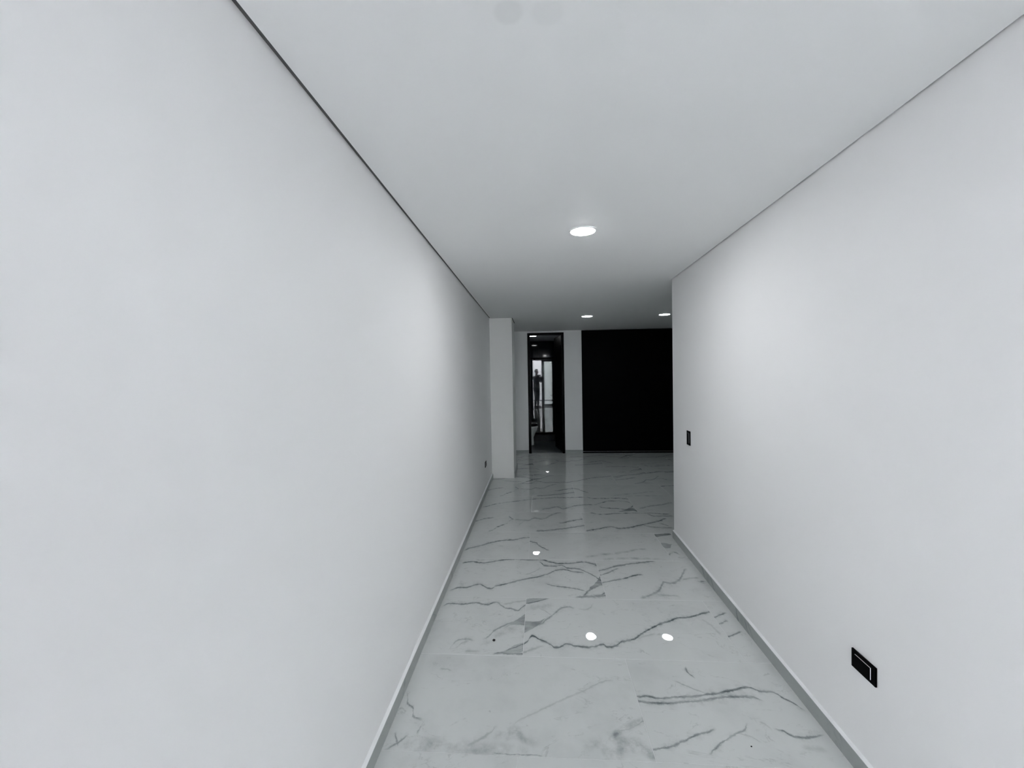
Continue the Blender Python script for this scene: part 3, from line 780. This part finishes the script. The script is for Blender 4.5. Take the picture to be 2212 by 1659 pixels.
def toilet():
    t = empty('toilet', (-0.05, 9.17, 0), label='white toilet with black seat just inside the bathroom doorway', cat='toilet')
    # bowl points along local +x (front at x=0, wall side at x=-0.74); rings are D shaped

    def ring(front, back, half, z, n=28):
        pts = []
        for i in range(n):
            a = 2 * math.pi * i / n
            c, s = math.cos(a), math.sin(a)
            x = (front if c > 0 else back) * abs(c) ** (0.85 if c > 0 else 0.45) * (1 if c > 0 else -1)
            pts.append((-0.27 + x, half * math.copysign(abs(s) ** 0.85, s), z))
        return pts
    bm = bmesh.new()
    add_loft(bm, [ring(0.195, 0.24, 0.115, 0.0), ring(0.185, 0.24, 0.108, 0.03), ring(0.185, 0.24, 0.108, 0.17), ring(0.21, 0.24, 0.13, 0.24),
                  ring(0.250, 0.24, 0.172, 0.33), ring(0.272, 0.24, 0.188, 0.385), ring(0.280, 0.24, 0.194, 0.408), ring(0.268, 0.235, 0.185, 0.424)])
    link('bowl', mesh_of(bm, 'bowl', True), M['ceramic'], t)
    bm = bmesh.new()
    add_loft(bm, [ring(0.256, 0.15, 0.176, 0.4245), ring(0.264, 0.15, 0.182, 0.430), ring(0.262, 0.15, 0.181, 0.444)])
    link('seat', mesh_of(bm, 'seat'), M['seat_black'], t)
    bm = bmesh.new()
    add_loft(bm, [ring(0.262, 0.16, 0.181, 0.4445), ring(0.266, 0.16, 0.184, 0.454), ring(0.258, 0.155, 0.178, 0.476), ring(0.19, 0.12, 0.13, 0.490), ring(0.05, 0.04, 0.04, 0.493)])
    link('seat_cover', mesh_of(bm, 'seat_cover', True), M['seat_black'], t)
    bm = bmesh.new(); add_box(bm, -0.735, -0.545, -0.19, 0.19, 0.41, 0.78, 0.025, 3); add_box(bm, -0.70, -0.50, -0.10, 0.10, 0.001, 0.42, 0.02, 2)
    tk = link('tank', mesh_of(bm, 'tank', True), M['ceramic'], t)
    bm = bmesh.new(); add_box(bm, -0.742, -0.535, -0.198, 0.198, 0.782, 0.82, 0.012, 3)
    tl = link('tank_lid', mesh_of(bm, 'tank_lid', True), M['ceramic'], t)
    bm = bmesh.new(); add_lathe(bm, [(0, 0.828), (0.019, 0.828), (0.022, 0.825), (0.022, 0.8205)], -0.64, 0, 24)
    link('flush_button', mesh_of(bm, 'flush_button', True), M['chrome'], tl)


toilet()

# ---------------------------------------------------------------- ceiling downlights


def downlight(x, y, r, lamp, label, z=ZC):
    t = empty('downlight', (x, y, z), label=label, cat='ceiling light', group='round recessed ceiling downlights')
    bm = bmesh.new(); add_lathe(bm, [(r * 0.90, -0.0002), (r * 0.90, -0.004), (r * 0.97, -0.0045), (r * 1.03, -0.003), (r * 1.05, -0.0002)], n=48)
    link('trim_ring', mesh_of(bm, 'trim_ring', True), M['lamp_ring'], t)
    bm = bmesh.new(); add_lathe(bm, [(0, -0.0105), (r * 0.45, -0.0095), (r * 0.75, -0.0070), (r * 0.89, -0.0040), (r * 0.895, -0.0004)], n=48)
    link('diffuser', mesh_of(bm, 'diffuser', True), M[lamp], t)


downlight(0.279, 2.53, 0.080, 'lamp_corridor', 'lit round downlight in the ceiling of the white corridor, nearest and largest one')
downlight(0.730, 6.22, 0.084, 'lamp_room', 'lit round downlight in the ceiling ahead of the wall strip between the black doors')
downlight(1.871, 6.24, 0.084, 'lamp_room', 'lit round downlight half beside the end of the right wall')
downlight(-0.124, 9.13, 0.082, 'lamp_bathroom', 'lit round downlight seen through the bathroom doorway above the toilet')

# ---------------------------------------------------------------- switch and sockets


def wall_plate(name, x, y, z, nx, rz, horizontal, label, cat, yaw=0.0, deep=0.0029):
    """Plate on a wall; local +x comes out of the wall, y along the wall, z up."""
    t = empty(name, (x, y, z), (0 if nx > 0 else math.pi) + yaw, label=label, cat=cat)
    a, b = (0.059, 0.036) if horizontal else (0.038, 0.059)
    bm = bmesh.new(); add_box(bm, 0.0, 0.007, -a, a, -b, b, 0.0008); link('cover_plate', mesh_of(bm, 'cover_plate'), M['black_plastic'], t)
    c, d = (0.0385, 0.0225) if horizontal else (0.0215, 0.0400)
    bm = bmesh.new(); add_box(bm, 0.0071, 0.0071 + deep, -c, c, -d, d)
    md = link('module', mesh_of(bm, 'module'), M['module_white'], t, label='light edged insert')
    bm = bmesh.new(); add_box(bm, 0.0072 + deep, 0.0083 + deep, -c, c, -d, d)
    link('rocker' if cat == 'light switch' else 'socket_face', mesh_of(bm, 'face'), M['black_plastic'], md)
    return t


wall_plate('wall_socket', xr(1.62) - 0.0002, 1.624, 0.426, -1, 0, True, 'wide black socket plate low on the right wall above the skirting', 'wall socket', yaw=-0.0132)
wall_plate('light_switch', xr(3.515) - 0.0002, 3.517, 1.010, -1, 0, False, 'tall narrow black light switch near the far end of the right wall', 'light switch', yaw=-0.0132, deep=0.0012)
wall_plate('wall_socket', xl(5.40) + 0.0002, 5.402, 0.385, 1, 0, True, 'small black socket plate low on the left wall close to the column', 'wall socket', yaw=0.0083)


def grit(name, x, y, r, seed, label):
    rd = random.Random(seed); bm = bmesh.new()
    bmesh.ops.create_icosphere(bm, subdivisions=2, radius=r)
    for v in bm.verts:
        v.co *= rd.uniform(0.8, 1.15); v.co.z = max(v.co.z * 0.6, -0.45 * r)
    link(name, mesh_of(bm, name, True), M['debris'], loc=(x, y, 0.45 * r), label=label, cat='crumb')


grit('crumb', -0.289, 2.368, 0.0085, 3, 'round black crumb lying on the marble tile near the left skirting')
grit('crumb', 0.856, 1.732, 0.0035, 4, 'tiny dark speck on the nearest marble tile beside the right skirting')

# ---------------------------------------------------------------- patio door behind the camera
pd = empty('door_2', (0, Y_OPEN, 0), kind='structure')
ZH = 2.36
def pbar(n, x0, x1, z0, z1, y0=-0.06, y1=0.0):
    bm = bmesh.new(); add_box(bm, x0, x1, y0, y1, z0, z1, 0.002); link(n, mesh_of(bm, n), M['dark_frame'], pd)
XA0, XA1 = xl(Y_OPEN) + 0.001, xr(Y_OPEN) - 0.001
pbar('frame_jamb', XA0, XA0 + 0.05, 0, ZH, -0.12, 0)
pbar('frame_jamb', XA1 - 0.05, XA1, 0, ZH, -0.12, 0)
pbar('frame_head', XA0 + 0.05, XA1 - 0.05, ZH - 0.06, ZH, -0.12, 0)
for (x0, x1, y) in ((0.135, XA1 - 0.051, 0.0), (0.125, XA1 - 0.052, -0.062)):    # both sashes slid to one side
    pbar('sash_stile', x0, x0 + 0.13, 0.004, ZH - 0.062, y - 0.05, y)
    pbar('sash_stile', x1 - 0.07, x1, 0.004, ZH - 0.062, y - 0.05, y)
    pbar('sash_rail', x0 + 0.13, x1 - 0.07, 0.004, 0.09, y - 0.05, y)
    pbar('sash_rail', x0 + 0.13, x1 - 0.07, ZH - 0.13, ZH - 0.062, y - 0.05, y)
    bm = bmesh.new(); add_box(bm, x0 + 0.131, x1 - 0.071, y - 0.028, y - 0.022, 0.091, ZH - 0.131); link('glass_pane', mesh_of(bm, 'glass_pane'), M['glass'], pd)
box('wall_front', xl(Y_OPEN) - 0.15, xr(Y_OPEN) + 0.18, Y_OPEN - 0.15, Y_OPEN, ZH, PATIO[4], M['wall'], kind='structure')
# patio
px0, px1, py0, py1, pz = PATIO
box('floor_patio', px0 - 0.2, px1 + 0.2, py0 - 0.2, Y_OPEN, -0.10, -0.012, M['patio_floor'], kind='structure')
box('wall_patio_back', px0 - 0.2, px1 + 0.2, py0 - 0.2, py0, -0.01, PATIO_H, M['patio_wall'], kind='structure')
box('wall_patio_left', px0 - 0.2, px0, py0, Y_OPEN, -0.01, PATIO_H, M['patio_wall'], kind='structure')
box('wall_patio_right', px1, px1 + 0.2, py0, Y_OPEN, -0.01, PATIO_H, M['patio_wall'], kind='structure')
box('wall_patio_front_left', px0, xl(Y_OPEN) - 0.15, Y_OPEN - 0.15, Y_OPEN, -0.01, PATIO[4], M['patio_wall'], kind='structure')
box('wall_patio_front_right', xr(Y_OPEN) + 0.18, px1, Y_OPEN - 0.15, Y_OPEN, -0.01, PATIO[4], M['patio_wall'], kind='structure')
box('baseboard_patio', px0, px1, py0, py0 + 0.012, -0.01, 0.05, M['patio_dark'], kind='structure')
box('patio_light_cover', px0, px1, LIGHT_COVER_Y, Y_OPEN - 0.15, 2.7, PATIO[4], M['patio_wall'], kind='structure')  # unseen cover added to steer how daylight falls off along the corridor
box('wall_patio_pilaster', -0.75, -0.36, py0 + 0.013, py0 + 0.30, -0.01, 2.35, M['patio_wall'], kind='structure')


# ---------------------------------------------------------------- photographer (seen mirrored in the shower glass)
def skin_mesh(name, V, E, m, parent, levels=1, root=0, **k):
    """V: [(x, y, z, rx[, ry])], E: edges; surface grown by a Skin modifier."""
    me = bpy.data.meshes.new(name)
    me.from_pydata([v[:3] for v in V], E, []); me.update(); me.materials.append(m)
    o = bpy.data.objects.new(name, me); COL.objects.link(o)
    if parent is not None:
        o.parent = parent
    md = o.modifiers.new('skin', 'SKIN'); md.use_smooth_shade = True
    sv = me.skin_vertices[0].data
    for i, v in enumerate(V):
        sv[i].radius = (v[3], v[4] if len(v) > 4 else v[3]); sv[i].use_root = (i == root)
    sub = o.modifiers.new('sub', 'SUBSURF'); sub.levels = levels; sub.render_levels = levels
    tag(o, **k)
    return o


def person():
    p = empty('person', (-0.13, -0.47, 0.0), math.radians(-48), label='person in dark jacket and jeans raising a phone, mirrored in the bathroom shower glass', cat='person')
    # local: +y is where the body faces, +x its right-hand side
    pel = (0, 0, 0.96)
    body = {'pel': (0, 0, 0.96, 0.150, 0.105), 'waist': (0, 0.0, 1.10, 0.148, 0.112), 'chest': (0, 0.0, 1.30, 0.156, 0.118), 'upper': (0, -0.01, 1.44, 0.120, 0.085),
            'neck0': (0, 0.0, 1.525, 0.060, 0.062), 'neck1': (0, 0.012, 1.59, 0.054, 0.058), 'jaw': (0, 0.03, 1.655, 0.060, 0.072), 'face': (0, 0.022, 1.725, 0.074, 0.090), 'skull': (0, 0.010, 1.785, 0.070, 0.088), 'crown': (0, 0.005, 1.825, 0.035, 0.045),
            'nose': (0, 0.122, 1.705, 0.012, 0.014), 'earR': (0.083, 0.010, 1.71, 0.010, 0.020), 'earL': (-0.083, 0.010, 1.71, 0.010, 0.020)}
    E = [('pel', 'waist'), ('waist', 'chest'), ('chest', 'upper'), ('upper', 'neck0'), ('neck0', 'neck1'), ('neck1', 'jaw'), ('jaw', 'face'), ('face', 'skull'), ('skull', 'crown'), ('face', 'nose'), ('face', 'earR'), ('face', 'earL')]
    for s, sd in ((1, 'R'), (-1, 'L')):
        sh = Vector((0.150 * s, -0.01, 1.455))
        el = Vector((0.27, 0.08, 1.215)) if s > 0 else Vector((-0.19, 0.10, 1.22))
        wr = Vector((-0.135, 0.395, 1.475)) if s > 0 else Vector((-0.345, 0.225, 1.475))
        body['sh' + sd] = (*sh, 0.062); body['ua' + sd] = (*(sh.lerp(el, 0.5)), 0.050); body['el' + sd] = (*el, 0.041)
        body['fa' + sd] = (*(el.lerp(wr, 0.45)), 0.038); body['wr' + sd] = (*wr, 0.026, 0.024)
        pm = wr + Vector((-0.035 * s, 0.03, 0.06)); body['pm' + sd] = (*pm, 0.030, 0.018)
        E += [('upper', 'sh' + sd), ('sh' + sd, 'ua' + sd), ('ua' + sd, 'el' + sd), ('el' + sd, 'fa' + sd), ('fa' + sd, 'wr' + sd), ('wr' + sd, 'pm' + sd)]
        # four fingers of unequal length curled behind the phone, thumb from the side of the palm
        for f, (dz, ln) in enumerate(((0.032, 0.066), (0.012, 0.074), (-0.008, 0.070), (-0.028, 0.056))):
            a = pm + Vector((-0.012 * s, 0.012, dz)); b = a + Vector((-ln * 0.45 * s, 0.022, 0.006)); c = b + Vector((-ln * 0.4 * s, 0.006, 0.002)); d = c + Vector((-ln * 0.22 * s, -0.008, 0))
            for q, (pt, r) in enumerate(((a, 0.0088), (b, 0.0084), (c, 0.0078), (d, 0.0068))):
                body['f%s%d%d' % (sd, f, q)] = (*pt, r)
            E += [('pm' + sd, 'f%s%d0' % (sd, f))] + [('f%s%d%d' % (sd, f, q), 'f%s%d%d' % (sd, f, q + 1)) for q in range(3)]
        t0 = wr.lerp(pm, 0.6) + Vector((-0.012 * s, -0.022, 0.0))
        for q, (pt, r) in enumerate(((t0, 0.011), (t0 + Vector((-0.022 * s, -0.012, 0.03)), 0.0098), (t0 + Vector((-0.045 * s, -0.006, 0.048)), 0.0082))):
            body['t%s%d' % (sd, q)] = (*pt, r)
        E += [('wr' + sd, 't%s0' % sd), ('t%s0' % sd, 't%s1' % sd), ('t%s1' % sd, 't%s2' % sd)]
        hp = (0.088 * s, 0, 0.90); kn = (0.072 * s + 0.0, 0.035 + 0.02 * s, 0.50); an = (0.062 * s - 0.01, -0.03 + 0.06 * (s > 0), 0.085); to = (0.075 * s - 0.01, 0.11 + 0.06 * (s > 0), 0.030)
        body['hp' + sd] = (*hp, 0.090); body['th' + sd] = (*(Vector(hp).lerp(Vector(kn), 0.5)), 0.078); body['kn' + sd] = (*kn, 0.056)
        body['cf' + sd] = (*(Vector(kn).lerp(Vector(an), 0.35)), 0.055); body['an' + sd] = (*an, 0.038); body['to' + sd] = (*to, 0.036, 0.026)
        E += [('pel', 'hp' + sd), ('hp' + sd, 'th' + sd), ('th' + sd, 'kn' + sd), ('kn' + sd, 'cf' + sd), ('cf' + sd, 'an' + sd), ('an' + sd, 'to' + sd)]

    def make(name, keep, grow, m, lv=1, par=p, **k):
        idx = {n: i for i, n in enumerate(keep)}
        V = []
        for n in keep:
            v = body[n]; g = grow if not callable(grow) else grow(n)
            V.append((v[0], v[1], v[2], v[3] + g, (v[4] if len(v) > 4 else v[3]) + g))
        Ed = [(idx[a], idx[b]) for a, b in E if a in idx and b in idx]
        return skin_mesh(name, V, Ed, m, par, lv, **k)
    make('body', list(body), 0.0, M['skin'])
    skin_body = dict(body); skin_E = list(E)
    # jacket: torso down to the hip and both sleeves
    body['hemj'] = (0, 0, 0.985, 0.128, 0.100); E.append(('hemj', 'waist'))
    make('jacket', ['hemj', 'waist', 'chest', 'upper'] + [a + s for s in 'RL' for a in ('sh', 'ua', 'el', 'fa', 'wr')], 0.022, M['jacket'])
    # trousers: waistband, seat and both legs
    body['band'] = (0, 0, 1.03, 0.128, 0.098); body['seat'] = (0, -0.01, 0.93, 0.138, 0.108); E.append(('band', 'seat'))
    for s, sd in ((1, 'R'), (-1, 'L')):
        body['tp' + sd] = (0.074 * s, 0.0, 0.80, 0.096, 0.100)
        E += [('seat', 'tp' + sd), ('tp' + sd, 'th' + sd)]
    make('trousers', ['band', 'seat'] + [a + s for s in 'RL' for a in ('tp', 'th', 'kn', 'cf', 'an')], 0.012, M['jeans'])
    body, E = skin_body, skin_E
    bm = bmesh.new()
    ring = lambda z, a, b: [(a * math.cos(2 * math.pi * i / 24), b * math.sin(2 * math.pi * i / 24), z) for i in range(24)]
    add_loft(bm, [ring(0.825, 0.174, 0.148), ring(0.830, 0.178, 0.152), ring(1.00, 0.172, 0.142), ring(1.10, 0.176, 0.140), ring(1.13, 0.168, 0.132)], cap=False)
    link('shirt_hem', mesh_of(bm, 'shirt_hem', True), M['hem'], p, label='grey shirt hem below the jacket')
    for s in (1, -1):
        y = 0.06 * (s > 0)
        bm = bmesh.new()
        x = 0.062 * s - 0.01
        rings = []
        for t, w, hh in ((-0.085, 0.030, 0.07), (-0.06, 0.040, 0.095), (0.0, 0.043, 0.10), (0.07, 0.046, 0.075), (0.13, 0.046, 0.055), (0.17, 0.036, 0.042), (0.19, 0.018, 0.025)):
            rings.append([(x + 0.14 * s * max(0, t) + w * math.cos(a), y - 0.0 + t, 0.003 + hh / 2 * (1 + math.sin(a))) for a in [2 * math.pi * i / 16 for i in range(16)]])
        add_loft(bm, rings)
        link('shoe', mesh_of(bm, 'shoe', True), M['shoe'], p)
    bm = bmesh.new()
    bmesh.ops.create_uvsphere(bm, u_segments=24, v_segments=14, radius=1.0)
    for v in bm.verts:
        v.co = Vector((v.co.x * 0.090, v.co.y * 0.106, v.co.z * 0.105))
    bmesh.ops.delete(bm, geom=[v for v in bm.verts if v.co.z < -0.075 or (v.co.y > 0.035 and v.co.z < 0.045)], context='VERTS')
    link('hair', mesh_of(bm, 'hair', True), M['hair'], p, loc=(0, 0.008, 1.752))
    # eyes and mouth
    for s in (1, -1):
        bm = bmesh.new(); bmesh.ops.create_uvsphere(bm, u_segments=12, v_segments=8, radius=0.012)
        ey = link('eye', mesh_of(bm, 'eye', True), M['eye'], p, loc=(0.031 * s, 0.0905, 1.735))
        bm = bmesh.new(); bmesh.ops.create_uvsphere(bm, u_segments=10, v_segments=6, radius=0.0062)
        link('iris', mesh_of(bm, 'iris', True), M['hair'], ey, loc=(0, 0.0075, 0))
    bm = bmesh.new(); add_tube(bm, [(-0.025, 0.092, 1.655), (0, 0.104, 1.653), (0.025, 0.092, 1.655)], [0.003, 0.007, 0.003], 8)
    link('mouth', mesh_of(bm, 'mouth', True), mat('lips', (0.22, 0.09, 0.08), 0.5, grain=0.05), p)


person()
# the phone held up in front of the photographer
ph = empty('phone', (0.0, -0.010, H_CAM - 0.02), label='slim black phone held level in front of the mirrored person', cat='phone')
bm = bmesh.new(); add_box(bm, -0.072, 0.072, -0.0085, -0.001, -0.036, 0.032, 0.003, 3); link('phone_case', mesh_of(bm, 'phone_case'), M['black_plastic'], ph)
bm = bmesh.new(); add_box(bm, -0.069, 0.069, -0.0092, -0.0086, -0.033, 0.029); link('screen', mesh_of(bm, 'screen'), mat('phone_screen', (0.02, 0.02, 0.022), 0.1, grain=0.05), ph)
